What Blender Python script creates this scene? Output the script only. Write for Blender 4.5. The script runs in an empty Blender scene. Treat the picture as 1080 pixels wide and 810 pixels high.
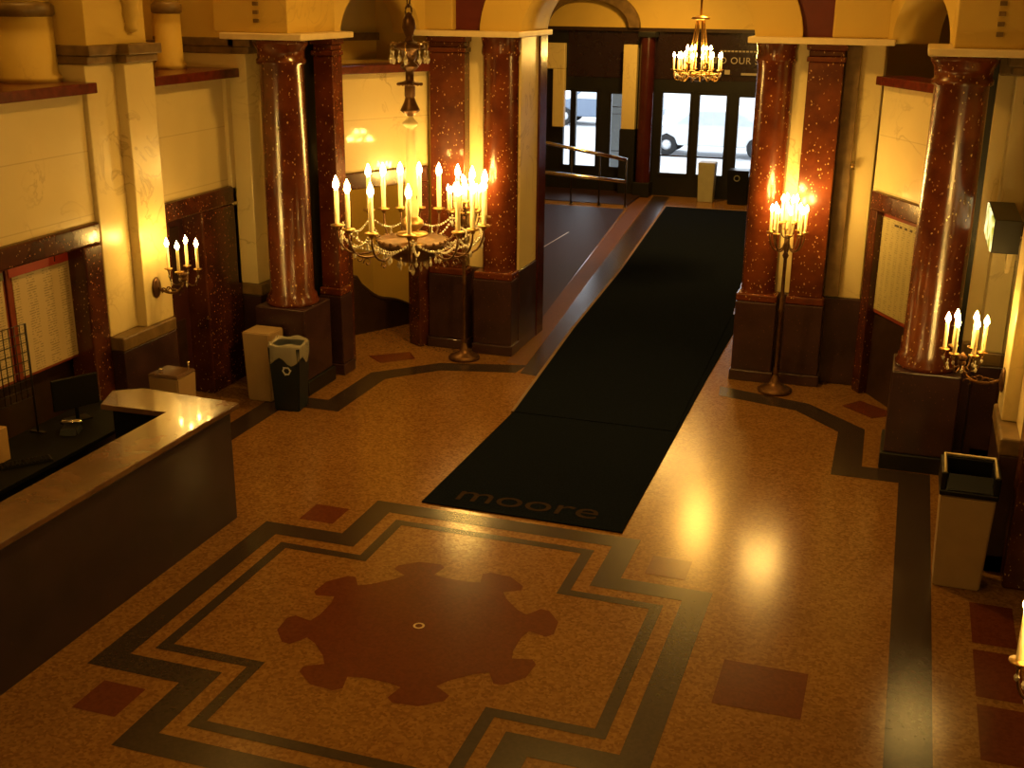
import bpy, bmesh, math, random
from mathutils import Vector, Matrix
random.seed(7)
S = bpy.context.scene
COL = S.collection

# ------------------------------------------------------------------ camera
p, yw, rl = 0.3193, -0.3188, 0.0104
fw = Vector((math.sin(yw)*math.cos(p), math.cos(yw)*math.cos(p), -math.sin(p)))
rt = Vector((math.cos(yw), -math.sin(yw), 0)); up = rt.cross(fw)
rt2 = rt*math.cos(rl)+up*math.sin(rl); up2 = up*math.cos(rl)-rt*math.sin(rl)
cd = bpy.data.cameras.new('camera'); cam = bpy.data.objects.new('camera', cd); COL.objects.link(cam)
M = Matrix.Identity(4)
for i in range(3):
    M[i][0] = rt2[i]; M[i][1] = up2[i]; M[i][2] = -fw[i]
M[2][3] = 4.6
cam.matrix_world = M
cd.sensor_width = 36; cd.lens = 1241.4/1080*36; cd.clip_end = 300
S.camera = cam

# ------------------------------------------------------------------ light of the place
EXPOSURE = 1.5
BULB = 78.0          # candle bulbs
SKY = 1.3             # daylight in the street
UNSEEN_LAMP = 40.0           # warm unseen lamps: hall ceiling lights and fills added to brighten
w = bpy.data.worlds.new('world'); S.world = w; w.use_nodes = True
w.node_tree.nodes['Background'].inputs[0].default_value = (0.80, 0.90, 1.0, 1)
w.node_tree.nodes['Background'].inputs[1].default_value = SKY
S.view_settings.view_transform = 'Standard'; S.view_settings.look = 'None'
S.view_settings.exposure = EXPOSURE; S.view_settings.gamma = 1.0
S.view_settings.use_curve_mapping = False
def area(name, loc, size, power, color, rot=(0, 0, 0)):
    l = bpy.data.lights.new(name, 'AREA'); l.shape = 'DISK'; l.size = size; l.energy = power; l.color = color
    o = bpy.data.objects.new(name, l); COL.objects.link(o); o.location = loc; o.rotation_euler = rot
    return o
WARM = (1.0, 0.52, 0.09)
for i, (x, y, e) in enumerate([(-3.2, 3.5, .7), (-3.2, 11.6, 1.6), (-7.9, 9.2, .14), (-7.9, 12.0, .16), (-3.2, 21.5, 2.0), (-5.4, 25.8, 1.7), (-7.9, 15.9, .30), (.75, 15.7, .22)]):
    area('unseen_lamp', (x, y, 6.35 if y < 20 else 5.4), .5, UNSEEN_LAMP*e, WARM)  # hall lamps overhead, plus fills added over niches, entry and side rooms
area('unseen_lamp', (-6.95, 14.55, 3.3), .3, UNSEEN_LAMP*.16, WARM)  # fill added to light the stair hall wall, hidden behind the lintel

# ------------------------------------------------------------------ materials
MATS = {}
def nt(name):
    m = bpy.data.materials.new(name); m.use_nodes = True; t = m.node_tree
    MATS[name] = m
    return m, t, t.nodes['Principled BSDF'], t.nodes, t.links
def simple(name, col, rough=.5, metal=0, noise=.12, nscale=6, bump=0, spec=.5):
    m, t, b, N, L = nt(name)
    b.inputs['Roughness'].default_value = rough; b.inputs['Metallic'].default_value = metal
    b.inputs['Specular IOR Level'].default_value = spec
    tc = N.new('ShaderNodeTexCoord'); nz = N.new('ShaderNodeTexNoise'); nz.inputs['Scale'].default_value = nscale
    nz.inputs['Detail'].default_value = 4
    cr = N.new('ShaderNodeValToRGB'); cr.color_ramp.elements[0].position = .3; cr.color_ramp.elements[1].position = .7
    cr.color_ramp.elements[0].color = (*[c*(1-noise) for c in col], 1); cr.color_ramp.elements[1].color = (*[min(1, c*(1+noise)) for c in col], 1)
    L.new(tc.outputs['Object'], nz.inputs['Vector']); L.new(nz.outputs['Fac'], cr.inputs['Fac']); L.new(cr.outputs['Color'], b.inputs['Base Color'])
    if bump:
        bp = N.new('ShaderNodeBump'); bp.inputs['Strength'].default_value = bump; bp.inputs['Distance'].default_value = .01
        n2 = N.new('ShaderNodeTexNoise'); n2.inputs['Scale'].default_value = nscale*8
        L.new(tc.outputs['Object'], n2.inputs['Vector']); L.new(n2.outputs['Fac'], bp.inputs['Height']); L.new(bp.outputs['Normal'], b.inputs['Normal'])
    return m
def mixc(N, L, fac, a, b):
    mx = N.new('ShaderNodeMix'); mx.data_type = 'RGBA'
    for s, v in ((mx.inputs[0], fac), (mx.inputs[6], a), (mx.inputs[7], b)):
        if hasattr(v, 'is_output') or hasattr(v, 'links'): L.new(v, s)
        elif isinstance(v, (int, float)): s.default_value = v
        else: s.default_value = (*v, 1)
    return mx.outputs[2]
def ramp(N, L, src, p0, p1, c0=(0, 0, 0), c1=(1, 1, 1)):
    cr = N.new('ShaderNodeValToRGB'); e = cr.color_ramp.elements
    e[0].position = p0; e[1].position = p1; e[0].color = (*c0, 1); e[1].color = (*c1, 1)
    L.new(src, cr.inputs['Fac']); return cr.outputs['Color']
def speckle(name, base, dark, fleck, rough, fleck_amt=.09, scale=26):
    m, t, b, N, L = nt(name)
    tc = N.new('ShaderNodeTexCoord').outputs['Object']
    n1 = N.new('ShaderNodeTexNoise'); n1.inputs['Scale'].default_value = 3.5; n1.inputs['Detail'].default_value = 6
    L.new(tc, n1.inputs['Vector'])
    c = mixc(N, L, ramp(N, L, n1.outputs['Fac'], .35, .68), dark, base)
    n2 = N.new('ShaderNodeTexNoise'); n2.inputs['Scale'].default_value = 5; n2.inputs['Distortion'].default_value = 1.5
    L.new(tc, n2.inputs['Vector'])
    v = N.new('ShaderNodeTexVoronoi'); v.inputs['Scale'].default_value = scale; v.feature = 'F1'; v.inputs['Randomness'].default_value = 1
    mp = N.new('ShaderNodeMapping'); mp.inputs['Scale'].default_value = (1, 1, .62); mp.inputs['Rotation'].default_value = (.3, .5, .2)
    wn = N.new('ShaderNodeTexNoise'); wn.inputs['Scale'].default_value = 30; L.new(tc, wn.inputs['Vector'])
    wa = N.new('ShaderNodeVectorMath'); wa.operation = 'MULTIPLY_ADD'; L.new(wn.outputs['Color'], wa.inputs[0]); wa.inputs[1].default_value = (.035, .035, .035); L.new(tc, wa.inputs[2])
    L.new(wa.outputs[0], mp.inputs['Vector']); L.new(mp.outputs[0], v.inputs['Vector'])
    f = ramp(N, L, v.outputs['Distance'], fleck_amt, fleck_amt+.10, (1, 1, 1), (0, 0, 0))
    sel = N.new('ShaderNodeSeparateColor'); L.new(v.outputs['Color'], sel.inputs[0])
    pick = ramp(N, L, sel.outputs[0], .60, .80)
    mul = N.new('ShaderNodeMath'); mul.operation = 'MULTIPLY'; L.new(f, mul.inputs[0]); L.new(pick, mul.inputs[1])
    c = mixc(N, L, mul.outputs[0], c, fleck)
    L.new(c, b.inputs['Base Color']); b.inputs['Roughness'].default_value = rough
    b.inputs['Coat Weight'].default_value = .2; b.inputs['Coat Roughness'].default_value = .05
    return m
speckle('red_marble', (.155, .036, .010), (.075, .015, .005), (.58, .34, .13), .24, .19, 34)
speckle('frame_marble', (.085, .022, .009), (.040, .010, .005), (.45, .24, .10), .24, .17, 40)
speckle('dark_red_marble', (.050, .022, .026), (.028, .013, .016), (.22, .09, .05), .28, .10, 40)  # blue lift of haze mixed into the marble colour
speckle('counter_marble', (.15, .078, .036), (.090, .045, .020), (.26, .15, .07), .26, .05, 9)
speckle('counter_side', (.030, .016, .026), (.020, .011, .018), (.06, .03, .02), .45, .03, 9)  # blue of lens haze mixed into this dark base colour
def cream(name, base, vein, joints, rough=.28):
    m, t, b, N, L = nt(name)
    tc = N.new('ShaderNodeTexCoord').outputs['Object']
    n1 = N.new('ShaderNodeTexNoise'); n1.inputs['Scale'].default_value = 1.7; n1.inputs['Detail'].default_value = 7; n1.inputs['Distortion'].default_value = 1.2
    L.new(tc, n1.inputs['Vector'])
    sub = N.new('ShaderNodeMath'); sub.operation = 'SUBTRACT'; L.new(n1.outputs['Fac'], sub.inputs[0]); sub.inputs[1].default_value = .5
    ab = N.new('ShaderNodeMath'); ab.operation = 'ABSOLUTE'; L.new(sub.outputs[0], ab.inputs[0])
    vf = ramp(N, L, ab.outputs[0], .0, .022, (.55, .55, .55), (0, 0, 0))
    n2 = N.new('ShaderNodeTexNoise'); n2.inputs['Scale'].default_value = .8; n2.inputs['Detail'].default_value = 3
    L.new(tc, n2.inputs['Vector'])
    c0 = mixc(N, L, ramp(N, L, n2.outputs['Fac'], .35, .65), tuple(x*.88 for x in base), base)
    msk = ramp(N, L, n2.outputs['Fac'], .48, .62)
    mm = N.new('ShaderNodeMath'); mm.operation = 'MULTIPLY'; L.new(vf, mm.inputs[0]); L.new(msk, mm.inputs[1])
    c = mixc(N, L, mm.outputs[0], c0, vein)
    if joints:
        sp = N.new('ShaderNodeSeparateXYZ'); L.new(tc, sp.inputs[0])
        a = N.new('ShaderNodeMath'); a.operation = 'PINGPONG'; L.new(sp.outputs[2], a.inputs[0]); a.inputs[1].default_value = .31
        jf = ramp(N, L, a.outputs[0], .002, .007, (.45, .45, .45), (0, 0, 0))
        c = mixc(N, L, jf, c, vein)
    L.new(c, b.inputs['Base Color']); b.inputs['Roughness'].default_value = rough
    b.inputs['Coat Weight'].default_value = .6 if joints else .0; b.inputs['Coat Roughness'].default_value = .05
    return m
cream('cream_marble', (.74, .62, .33), (.30, .20, .08), True)
cream('cream_pilaster', (.72, .60, .31), (.34, .23, .09), False)
cream('plaster', (.66, .47, .115), (.50, .33, .08), False, .6)
simple('slab_cream', (.75, .62, .38), .35, 0, .06)
simple('bronze_trim', (.17, .105, .038), .45, 0, .3, 8)
simple('red_paint', (.105, .010, .010), .5, 0, .1)
simple('ledge_red', (.11, .018, .009), .25, 0, .3, 12)
simple('near_black', (.007, .007, .008), .4, 0, .2)
simple('dark_wood', (.030, .014, .008), .35, 0, .3, 9)
simple('door_red_dark', (.045, .012, .012), .3, 0, .2, 5)
simple('entry_red', (.050, .010, .010), .18, 0, .25, 4)
simple('dark_desk', (.004, .004, .005), .6, 0, .3, 7, 0, .12)
def terrazzo(name, base, dark, light, rough=.3, big=.25):
    m, t, b, N, L = nt(name)
    tc = N.new('ShaderNodeTexCoord').outputs['Object']
    v = N.new('ShaderNodeTexVoronoi'); v.inputs['Scale'].default_value = 45; L.new(tc, v.inputs['Vector'])
    sc = N.new('ShaderNodeSeparateColor'); L.new(v.outputs['Color'], sc.inputs[0])
    c = mixc(N, L, ramp(N, L, sc.outputs[0], .0, 1.0), dark, light)
    c = mixc(N, L, .55, c, base)
    n = N.new('ShaderNodeTexNoise'); n.inputs['Scale'].default_value = 1.1; n.inputs['Detail'].default_value = 8; n.inputs['Roughness'].default_value = .7
    L.new(tc, n.inputs['Vector'])
    c = mixc(N, L, ramp(N, L, n.outputs['Fac'], .3, .7, (0, 0, 0), (big, big, big)), c, dark)
    L.new(c, b.inputs['Base Color']); b.inputs['Roughness'].default_value = rough
    b.inputs['Specular IOR Level'].default_value = .10 if name in ('terrazzo_orange', 'terrazzo_entry') else .30
    return m
terrazzo('terrazzo', (.205, .096, .022), (.085, .030, .008), (.33, .19, .060), .20)
terrazzo('terrazzo_dark', (.032, .020, .017), (.021, .014, .012), (.046, .029, .023), .25, .2)
terrazzo('terrazzo_red', (.105, .025, .008), (.075, .017, .006), (.14, .036, .013), .22)
terrazzo('terrazzo_orange', (.11, .046, .010), (.07, .027, .007), (.15, .065, .018), .5, .2)
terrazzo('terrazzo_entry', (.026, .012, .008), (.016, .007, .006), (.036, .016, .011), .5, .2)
simple('brass_strip', (.55, .42, .22), .3, .8)
# carpet
simple('carpet', (.0070, .0095, .0170), 1.0, 0, .35, 60, .3, .0)
simple('carpet_letter', (.032, .022, .018), 1.0, 0, .1, 40, 0, 0)
simple('carpet_edge', (.16, .10, .045), .8)
simple('brass', (.42, .26, .09), .32, .85, .2, 20)
simple('bronze_dark', (.13, .065, .028), .38, .7, .3, 20)
simple('ivory', (.62, .52, .30), .35, 0, .1, 10)
simple('candle_wax', (.85, .74, .48), .45, 0, .04)
simple('iron', (.03, .022, .018), .4, .5)
simple('rail_metal', (.92, .93, .95), .12, 1.0, .02)
simple('beige_plastic', (.36, .25, .13), .5, 0, .06)
simple('pale_plastic', (.34, .33, .24), .5, 0, .06)
simple('black_plastic', (.007, .007, .008), .35, 0, .1, 6, 0, .25)
simple('blue_plastic', (.008, .016, .028), .4, 0, .1)
simple('white_mark', (.62, .66, .68), .5, 0, .03)
simple('red_header', (.45, .035, .015), .5, 0, .05)
simple('red_frame', (.20, .035, .015), .35, 0, .15)
simple('box_card', (.42, .26, .10), .6, 0, .1)
simple('car_paint', (.75, .78, .82), .25, .2, .03)
simple('car_paint_grey', (.16, .20, .27), .25, .2, .03)
simple('car_window', (.55, .6, .66), .3, 0, .05)
simple('tyre', (.02, .02, .02), .8)
simple('asphalt', (.55, .55, .56), .8, 0, .08, 2)
simple('pavement', (.75, .74, .72), .8, 0, .08, 2)
simple('outer_grey', (.16, .17, .17), .7, 0, .05, 2)
simple('sign_board', (.020, .010, .013), .22, 0, .1)
simple('sign_letter', (.42, .38, .33), .5, 0, .02)
simple('green_grey', (.16, .17, .09), .5)
def emis(name, col, st, base=(.8, .7, .5)):
    m, t, b, N, L = nt(name)
    b.inputs['Base Color'].default_value = (*base, 1); b.inputs['Emission Color'].default_value = (*col, 1); b.inputs['Emission Strength'].default_value = st
    return m
emis('bulb_glow', (1.0, .58, .13), BULB)
emis('red_glow', (1, .03, .01), .25, (.4, .02, .01))
m, t, b, N, L = nt('lit_sign')
tc = N.new('ShaderNodeTexCoord').outputs['Object']; nz = N.new('ShaderNodeTexNoise'); nz.inputs['Scale'].default_value = 7; nz.inputs['Detail'].default_value = 3
L.new(tc, nz.inputs['Vector'])
c = ramp(N, L, nz.outputs['Fac'], .38, .60, (.16, .19, .01), (1.0, .86, .38)); L.new(c, b.inputs['Emission Color']); b.inputs['Emission Strength'].default_value = .62
b.inputs['Base Color'].default_value = (.3, .3, .1, 1)
m, t, b, N, L = nt('crystal')
b.inputs['Base Color'].default_value = (1, .96, .85, 1); b.inputs['Roughness'].default_value = .04; b.inputs['Transmission Weight'].default_value = .5
b.inputs['IOR'].default_value = 1.6; b.inputs['Specular IOR Level'].default_value = 1
m, t, b, N, L = nt('clear_bag')
b.inputs['Base Color'].default_value = (.55, .52, .45, 1); b.inputs['Roughness'].default_value = .25; b.inputs['Alpha'].default_value = .45
# glass panes: thin sheet, part mirror, part see-through
m, t, b, N, L = nt('pane_glass'); N.remove(b)
tr = N.new('ShaderNodeBsdfTransparent'); gl = N.new('ShaderNodeBsdfGlossy'); gl.inputs['Roughness'].default_value = .02
fr = N.new('ShaderNodeFresnel'); fr.inputs['IOR'].default_value = 1.45; mx = N.new('ShaderNodeMixShader')
L.new(fr.outputs[0], mx.inputs[0]); L.new(tr.outputs[0], mx.inputs[1]); L.new(gl.outputs[0], mx.inputs[2]); L.new(mx.outputs[0], N['Material Output'].inputs[0])
# printed listing: columns of tiny unreadable lines on pale paper
def paper(name, base, axis, cw):
    m, t, b, N, L = nt(name)
    tc = N.new('ShaderNodeTexCoord').outputs['Object']; sp = N.new('ShaderNodeSeparateXYZ'); L.new(tc, sp.inputs[0])
    def M_(op, a, v=None):
        n = N.new('ShaderNodeMath'); n.operation = op; L.new(a, n.inputs[0])
        if v is not None:
            if isinstance(v, (int, float)): n.inputs[1].default_value = v
            else: L.new(v, n.inputs[1])
        return n.outputs[0]
    lines = M_('LESS_THAN', M_('PINGPONG', sp.outputs[2], .0125), .005)
    colm = M_('GREATER_THAN', M_('PINGPONG', sp.outputs[axis], cw), cw*.42)
    nz = N.new('ShaderNodeTexNoise'); nz.inputs['Scale'].default_value = 38; L.new(tc, nz.inputs['Vector'])
    ln = M_('MULTIPLY', M_('MULTIPLY', lines, colm), M_('GREATER_THAN', nz.outputs['Fac'], .46))
    c = mixc(N, L, M_('MULTIPLY', ln, .75), base, tuple(x*.35 for x in base))
    L.new(c, b.inputs['Base Color']); b.inputs['Roughness'].default_value = .45
    return m
paper('listing_paper', (.55, .44, .26), 1, .115)
paper('listing_paper_angled', (.38, .32, .15), 0, .062)

# ------------------------------------------------------------------ mesh helper
class MB:
    def __init__(s, mats=None):
        s.bm = bmesh.new(); s.T = Matrix.Identity(4); s.mi = 0
    def _f(s, vs, smooth=False):
        try:
            f = s.bm.faces.new(vs); f.material_index = s.mi; f.smooth = smooth; return f
        except ValueError: return None
    def v(s, x, y, z): return s.bm.verts.new(s.T @ Vector((x, y, z)))
    def box(s, x0, x1, y0, y1, z0, z1, bev=0):
        vs = [s.v(x, y, z) for z in (z0, z1) for y in (y0, y1) for x in (x0, x1)]
        fs = [s._f([vs[i] for i in q]) for q in ((0, 2, 3, 1), (4, 5, 7, 6), (0, 1, 5, 4), (2, 6, 7, 3), (0, 4, 6, 2), (1, 3, 7, 5))]
        if bev:
            es = set(e for f in fs for e in f.edges)
            bmesh.ops.bevel(s.bm, geom=list(es), offset=bev, segments=2, affect='EDGES', profile=.6)
        return s
    def taper(s, cx, cy, z0, z1, wx0, wy0, wx1, wy1, bev=0):
        vs = []
        for z, wx, wy in ((z0, wx0, wy0), (z1, wx1, wy1)):
            for y in (-1, 1):
                for x in (-1, 1): vs.append(s.v(cx+x*wx/2, cy+y*wy/2, z))
        fs = [s._f([vs[i] for i in q]) for q in ((0, 2, 3, 1), (4, 5, 7, 6), (0, 1, 5, 4), (2, 6, 7, 3), (0, 4, 6, 2), (1, 3, 7, 5))]
        if bev:
            es = set(e for f in fs for e in f.edges)
            bmesh.ops.bevel(s.bm, geom=list(es), offset=bev, segments=2, affect='EDGES')
        return s
    def lathe(s, prof, cx=0, cy=0, n=24, a0=0, a1=2*math.pi, smooth=True):
        full = abs(a1-a0-2*math.pi) < 1e-6; k = n if full else n+1
        rings = []
        for r, z in prof:
            if r < 1e-5: rings.append([s.v(cx, cy, z)])
            else: rings.append([s.v(cx+r*math.cos(a0+(a1-a0)*i/n), cy+r*math.sin(a0+(a1-a0)*i/n), z) for i in range(k)])
        for A, B in zip(rings, rings[1:]):
            for i in range(n):
                j = (i+1) % k
                if len(A) == 1 and len(B) == 1: continue
                if len(A) == 1: s._f([A[0], B[j], B[i]], smooth)
                elif len(B) == 1: s._f([A[i], A[j], B[0]], smooth)
                else: s._f([A[i], A[j], B[j], B[i]], smooth)
        return s
    def tube(s, pts, r, n=6, closed=False):
        pts = [Vector(q) for q in pts]; rings = []
        rr = r if isinstance(r, (list, tuple)) else [r]*len(pts)
        m = len(pts); ref = Vector((0, 0, 1))
        for i, q in enumerate(pts):
            d = (pts[(i+1) % m]-pts[i-1]) if closed else (pts[min(i+1, m-1)]-pts[max(i-1, 0)])
            if d.length < 1e-9: d = Vector((0, 0, 1))
            d.normalize()
            u = d.cross(ref)
            if u.length < .05: u = d.cross(Vector((1, 0, 0)))
            u.normalize(); v = d.cross(u)
            rings.append([s.v(*(q+(u*math.cos(2*math.pi*k/n)+v*math.sin(2*math.pi*k/n))*rr[i])) for k in range(n)])
        rg = range(m if closed else m-1)
        for i in rg:
            A, B = rings[i], rings[(i+1) % m]
            for k in range(n): s._f([A[k], A[(k+1) % n], B[(k+1) % n], B[k]], True)
        if not closed: s._f(rings[0]); s._f(rings[-1][::-1])
        return s
    def ball(s, c, r, n=8, sz=1.0):
        prof = [(r*math.sin(math.pi*i/n) if 0 < i < n else 0, c[2]-r*sz*math.cos(math.pi*i/n)) for i in range(n+1)]
        return s.lathe(prof, c[0], c[1], n*2 if n > 4 else 6)
    def prism(s, poly, z0, z1):
        a = [s.v(x, y, z0) for x, y in poly]; b = [s.v(x, y, z1) for x, y in poly]; n = len(poly)
        s._f(a[::-1]); s._f(b)
        for i in range(n): s._f([a[i], a[(i+1) % n], b[(i+1) % n], b[i]])
        return s
    def flat(s, poly, z):
        s._f([s.v(x, y, z) for x, y in poly]); return s
    def build(s, name, mat, parent=None, bevel=0):
        me = bpy.data.meshes.new(name); bmesh.ops.recalc_face_normals(s.bm, faces=s.bm.faces); s.bm.to_mesh(me); s.bm.free()
        for q in (mat if isinstance(mat, (list, tuple)) else [mat]): me.materials.append(MATS[q])
        o = bpy.data.objects.new(name, me); COL.objects.link(o)
        if parent is not None:
            o.parent = parent
        if bevel:
            bv = o.modifiers.new('bevel', 'BEVEL'); bv.width = bevel; bv.segments = 2; bv.limit_method = 'ANGLE'
        return o
def tag(o, label=None, cat=None, group=None, kind=None):
    for k, v in (('label', label), ('category', cat), ('group', group), ('kind', kind)):
        if v: o[k] = v
    return o
def thing(name, label, cat, loc=(0, 0, 0), rz=0, group=None):
    o = bpy.data.objects.new(name, None); COL.objects.link(o); o.location = loc; o.rotation_euler = (0, 0, rz); o.empty_display_size = .1
    return tag(o, label, cat, group)
def struct(mb, name, mat, bevel=0): return tag(mb.build(name, mat, None, bevel), kind='structure')
def cp(o, parent, loc=None, rz=None):
    c = o.copy(); COL.objects.link(c); c.parent = parent
    if loc is not None: c.location = loc
    if rz is not None: c.rotation_euler = (0, 0, rz)
    return c
def copy_tree(o, parent=None):
    kids = [k for k in bpy.data.objects if k.parent == o]
    c = o.copy(); COL.objects.link(c); c.parent = parent
    for k in kids: copy_tree(k, c)
    return c
CX = -3.16
def mir(x): return 2*CX-x

# ------------------------------------------------------------------ floor with its inlays
f = MB(); f.mi = 0
f.box(-12, 2.6, -2.5, 28.3, -.12, 0)
def bandring(outer, inner, z, mi):
    f.mi = mi; n = len(outer)
    for i in range(n):
        j = (i+1) % n; f.flat([outer[i], outer[j], inner[j], inner[i]], z)
def bandline(a, b, z, mi):
    f.mi = mi
    for i in range(len(a)-1): f.flat([a[i], a[i+1], b[i+1], b[i]], z)
PY = 7.36
def cross(t, A=2.045, B=1.28):
    A -= t; B -= t
    q = [(-A, B), (-B, B), (-B, A), (B, A), (B, B), (A, B), (A, -B), (B, -B), (B, -A), (-B, -A), (-B, -B), (-A, -B)]
    return [(CX+x, PY+y) for x, y in q]
bandring(cross(0), cross(.213), .002, 1)
bandring(cross(.339), cross(.433), .002, 3)
# rosette
pts = []
for k in range(8):
    a = math.radians(22.5+45*k)
    for da, r in ((-15.5, .80), (-8.5, .845), (-12.5, .98), (-10, 1.035), (0, 1.075), (10, 1.035), (12.5, .98), (8.5, .845), (15.5, .80)):
        pts.append((CX+r*math.cos(a+math.radians(da)), PY+r*math.sin(a+math.radians(da))))
f.mi = 2
f.flat(pts, .002)
f.mi = 6
for i in range(16):
    a0, a1 = 2*math.pi*i/16, 2*math.pi*(i+1)/16
    f.flat([(CX+.028*math.cos(a0), PY+.028*math.sin(a0)), (CX+.028*math.cos(a1), PY+.028*math.sin(a1)), (CX+.045*math.cos(a1), PY+.045*math.sin(a1)), (CX+.045*math.cos(a0), PY+.045*math.sin(a0))], .004)
f.mi = 2
for sx in (-1, 1):
    for sy in (-1, 1):
        x = CX+sx*1.62; y = PY+sy*1.60
        f.flat([(x-.17, y-.175), (x+.17, y-.175), (x+.17, y+.175), (x-.17, y+.175)], .002)
    x = CX+sx*2.59
    if sx > 0: f.flat([(x-.30, PY-.29), (x+.30, PY-.29), (x+.30, PY+.30), (x-.30, PY+.30)], .002)
# squares in the strip along the right wall
for k in range(9):
    y0 = 8.52-k*.76
    for m_ in (0,):
        xs = (.86, 1.18)
        f.flat([(xs[0], y0), (xs[1], y0), (xs[1], y0+.66), (xs[0], y0+.66)], .002)
# dark border band, both sides
for m_ in (0, 1):
    g = (lambda q: [(mir(x), y) for x, y in q]) if m_ else (lambda q: q)
    inn = [(.27, -2), (.27, 11.55), (-.39, 11.55), (-.40, 12.85), (-.92, 13.42), (-1.86, 13.66)]
    out = [(.57, -2), (.57, 11.88), (-.10, 11.88), (-.12, 13.03), (-.80, 13.72), (-1.90, 14.02)]
    bandline(g(inn), g(out), .002, 1)
    tri = [(-.42, 13.78), (-.06, 13.44), (.22, 13.68), (-.22, 14.05)]
    f.mi = 2; f.flat(g(tri), .002)
# entry passage: dark band and orange band left of the carpet, and the dark floor beyond
def skew(x, y): return (x-(y-14.0)*.0782, y)
f.mi = 1
f.flat([(-4.40, 13.66), (-4.08, 13.6), skew(-4.23, 28.2), skew(-4.62, 28.2)], .003)
f.mi = 4
f.flat([(-4.72, 14.05), (-4.44, 14.0), skew(-4.66, 28.2), skew(-5.00, 28.2)], .002)
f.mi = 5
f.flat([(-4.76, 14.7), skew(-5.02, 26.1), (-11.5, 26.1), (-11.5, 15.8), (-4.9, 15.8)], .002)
f.mi = 6
f.flat([(-6.47, 21.1), (-6.44, 21.1), (-6.39, 23.0), (-6.42, 23.0)], .003)
struct(f, 'floor', ['terrazzo', 'terrazzo_dark', 'terrazzo_red', 'terrazzo_dark', 'terrazzo_orange', 'terrazzo_entry', 'brass_strip'])

# ------------------------------------------------------------------ walls and ceiling
HZ = 6.6
def panel_wall(side):
    """one long side wall: bays with framed openings, marble panels, ledges, niches above"""
    L_ = side == 'left'
    def X(x): return x if L_ else mir(x)-.16
    def B(mb, x0, x1, *a, **k):
        a0, a1 = sorted((X(x0), X(x1))); mb.box(a0, a1, *a, **k)
    bays = [(-2.5, -.95), (0.0, 4.35), (5.3, 9.8), (10.75, 12.4)]
    shell = MB(); pan = MB(); led = MB(); fr = MB(); dado = MB(); cor = MB(); dk = MB()
    B(shell, -8.9, -8.6, -2.5, 13.4, 0, HZ)                    # niche back wall
    for y0, y1 in bays:
        B(pan, -8.15, -7.65, y0, y1, 2.40, 3.66)
        B(led, -8.2, -7.47, y0, y1, 3.66, 3.76)
        B(cor, -8.6, -8.5, y0-.3, y1+.3, 3.86, 4.06)
        jw = .28 if y1-y0 > 1.7 else .22
        B(fr, -7.9, -7.6, y0, y1, 2.19, 2.40)
        for a, b in ((y0, y0+jw), (y1-(.78 if y1 == 12.4 else jw), y1)): B(fr, -7.9, -7.6, a, b, 0, 2.19)
        B(dk, -8.1, -7.95, y0, y1, 0, 2.40)
    B0 = B
    for a, b in ((-.95, 0.0), (4.35, 5.3), (9.8, 10.75), (12.4, 12.72)):
        mb = MB()
        def B(mb_, x0, x1, *q, _o=(.20 if (a == 4.35 and not L_) else 0), **k):
            a0, a1 = sorted((X(x0)+_o, X(x1)+_o)); mb_.box(a0, a1, *q, **k)
        if L_:
            root = thing('pilaster', {-.95: 'cream marble pilaster behind the near end of the marble counter', 4.35: 'cream marble pilaster on the left wall beside the counter, nearer one', 9.8: 'cream marble pilaster carrying the candle sconce on the left wall', 12.4: 'narrow cream marble pilaster beside the dark doorway, left of the speckled red round column'}[a], 'pilaster')
        else:
            root = thing('pilaster', {-.95: 'cream marble pilaster on the right wall, nearest of all', 4.35: 'cream marble pilaster carrying the sconce at the lower right corner', 9.8: 'cream marble pilaster at the right edge behind the black topped waste bin', 12.4: 'narrow cream marble pilaster in the right corner beyond the box sign'}[a], 'pilaster')
        if a == 12.4: B(mb, -8.6, -7.38, a, b, 1.2, 3.92); B(mb, -8.6, -7.60, a-.10, a, 1.2, 3.66)
        else:
            B(mb, -8.6, -7.60, a, b, 1.2, 3.92); B(mb, -7.7, -7.48, a+.46, b, 1.2, 3.92)
        mb.build('shaft', 'cream_pilaster', root, .012)
        d = MB(); B(d, -8.6, -7.46 if b-a > .5 else -7.36, a, b, 0, 1.05); B(d, -8.6, -7.42, a-.0, b+.0, 0, .16); d.build('plinth', 'dark_red_marble', root, .01)
        d = MB(); B(d, -8.6, -7.45 if b-a > .5 else -7.34, a, b, 1.05, 1.20); d.build('base_moulding', 'bronze_trim', root, .02)
        d = MB(); B(d, -8.6, -7.55, a-.01, b, 3.92, 4.0); B(d, -8.6, -7.51, a-.02, b, 4.0, 4.10); c_ = a+.44 if b-a > .5 else a; B(d, -7.6, -7.43 if b-a > .5 else -7.34, c_, b+.02, 3.92, 4.0); B(d, -7.6, -7.38 if b-a > .5 else -7.30, c_-.02, b+.03, 4.0, 4.10); d.build('capital', 'bronze_trim', root, .012)
        up_ = MB(); B(up_, -8.6, -7.55, a, b, 4.10, HZ)
        up_.build('upper_block', 'plaster', root)
        if L_ and b-a > .2:
            om = MB(); om.T = Matrix.Translation((-7.53, (a+b)/2+(.22 if b-a > .5 else .0), 4.20))
            om.lathe([(0, 0), (.05, .01), (.085, .05), (.06, .10), (.10, .17), (.085, .26), (.12, .34), (.11, .5), (0, .52)], n=14); om.build('carved_bracket', 'plaster', root)
    B = B0
    struct(shell, 'wall_'+side, 'plaster'); struct(pan, 'wall_'+side, 'cream_marble', .006)
    struct(led, 'trim_1', 'ledge_red', .01); struct(cor, 'trim_2', 'bronze_trim', .015)
    struct(fr, 'trim_3', 'frame_marble', .02); struct(dk, 'wall_'+side, 'dark_wood')
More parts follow.
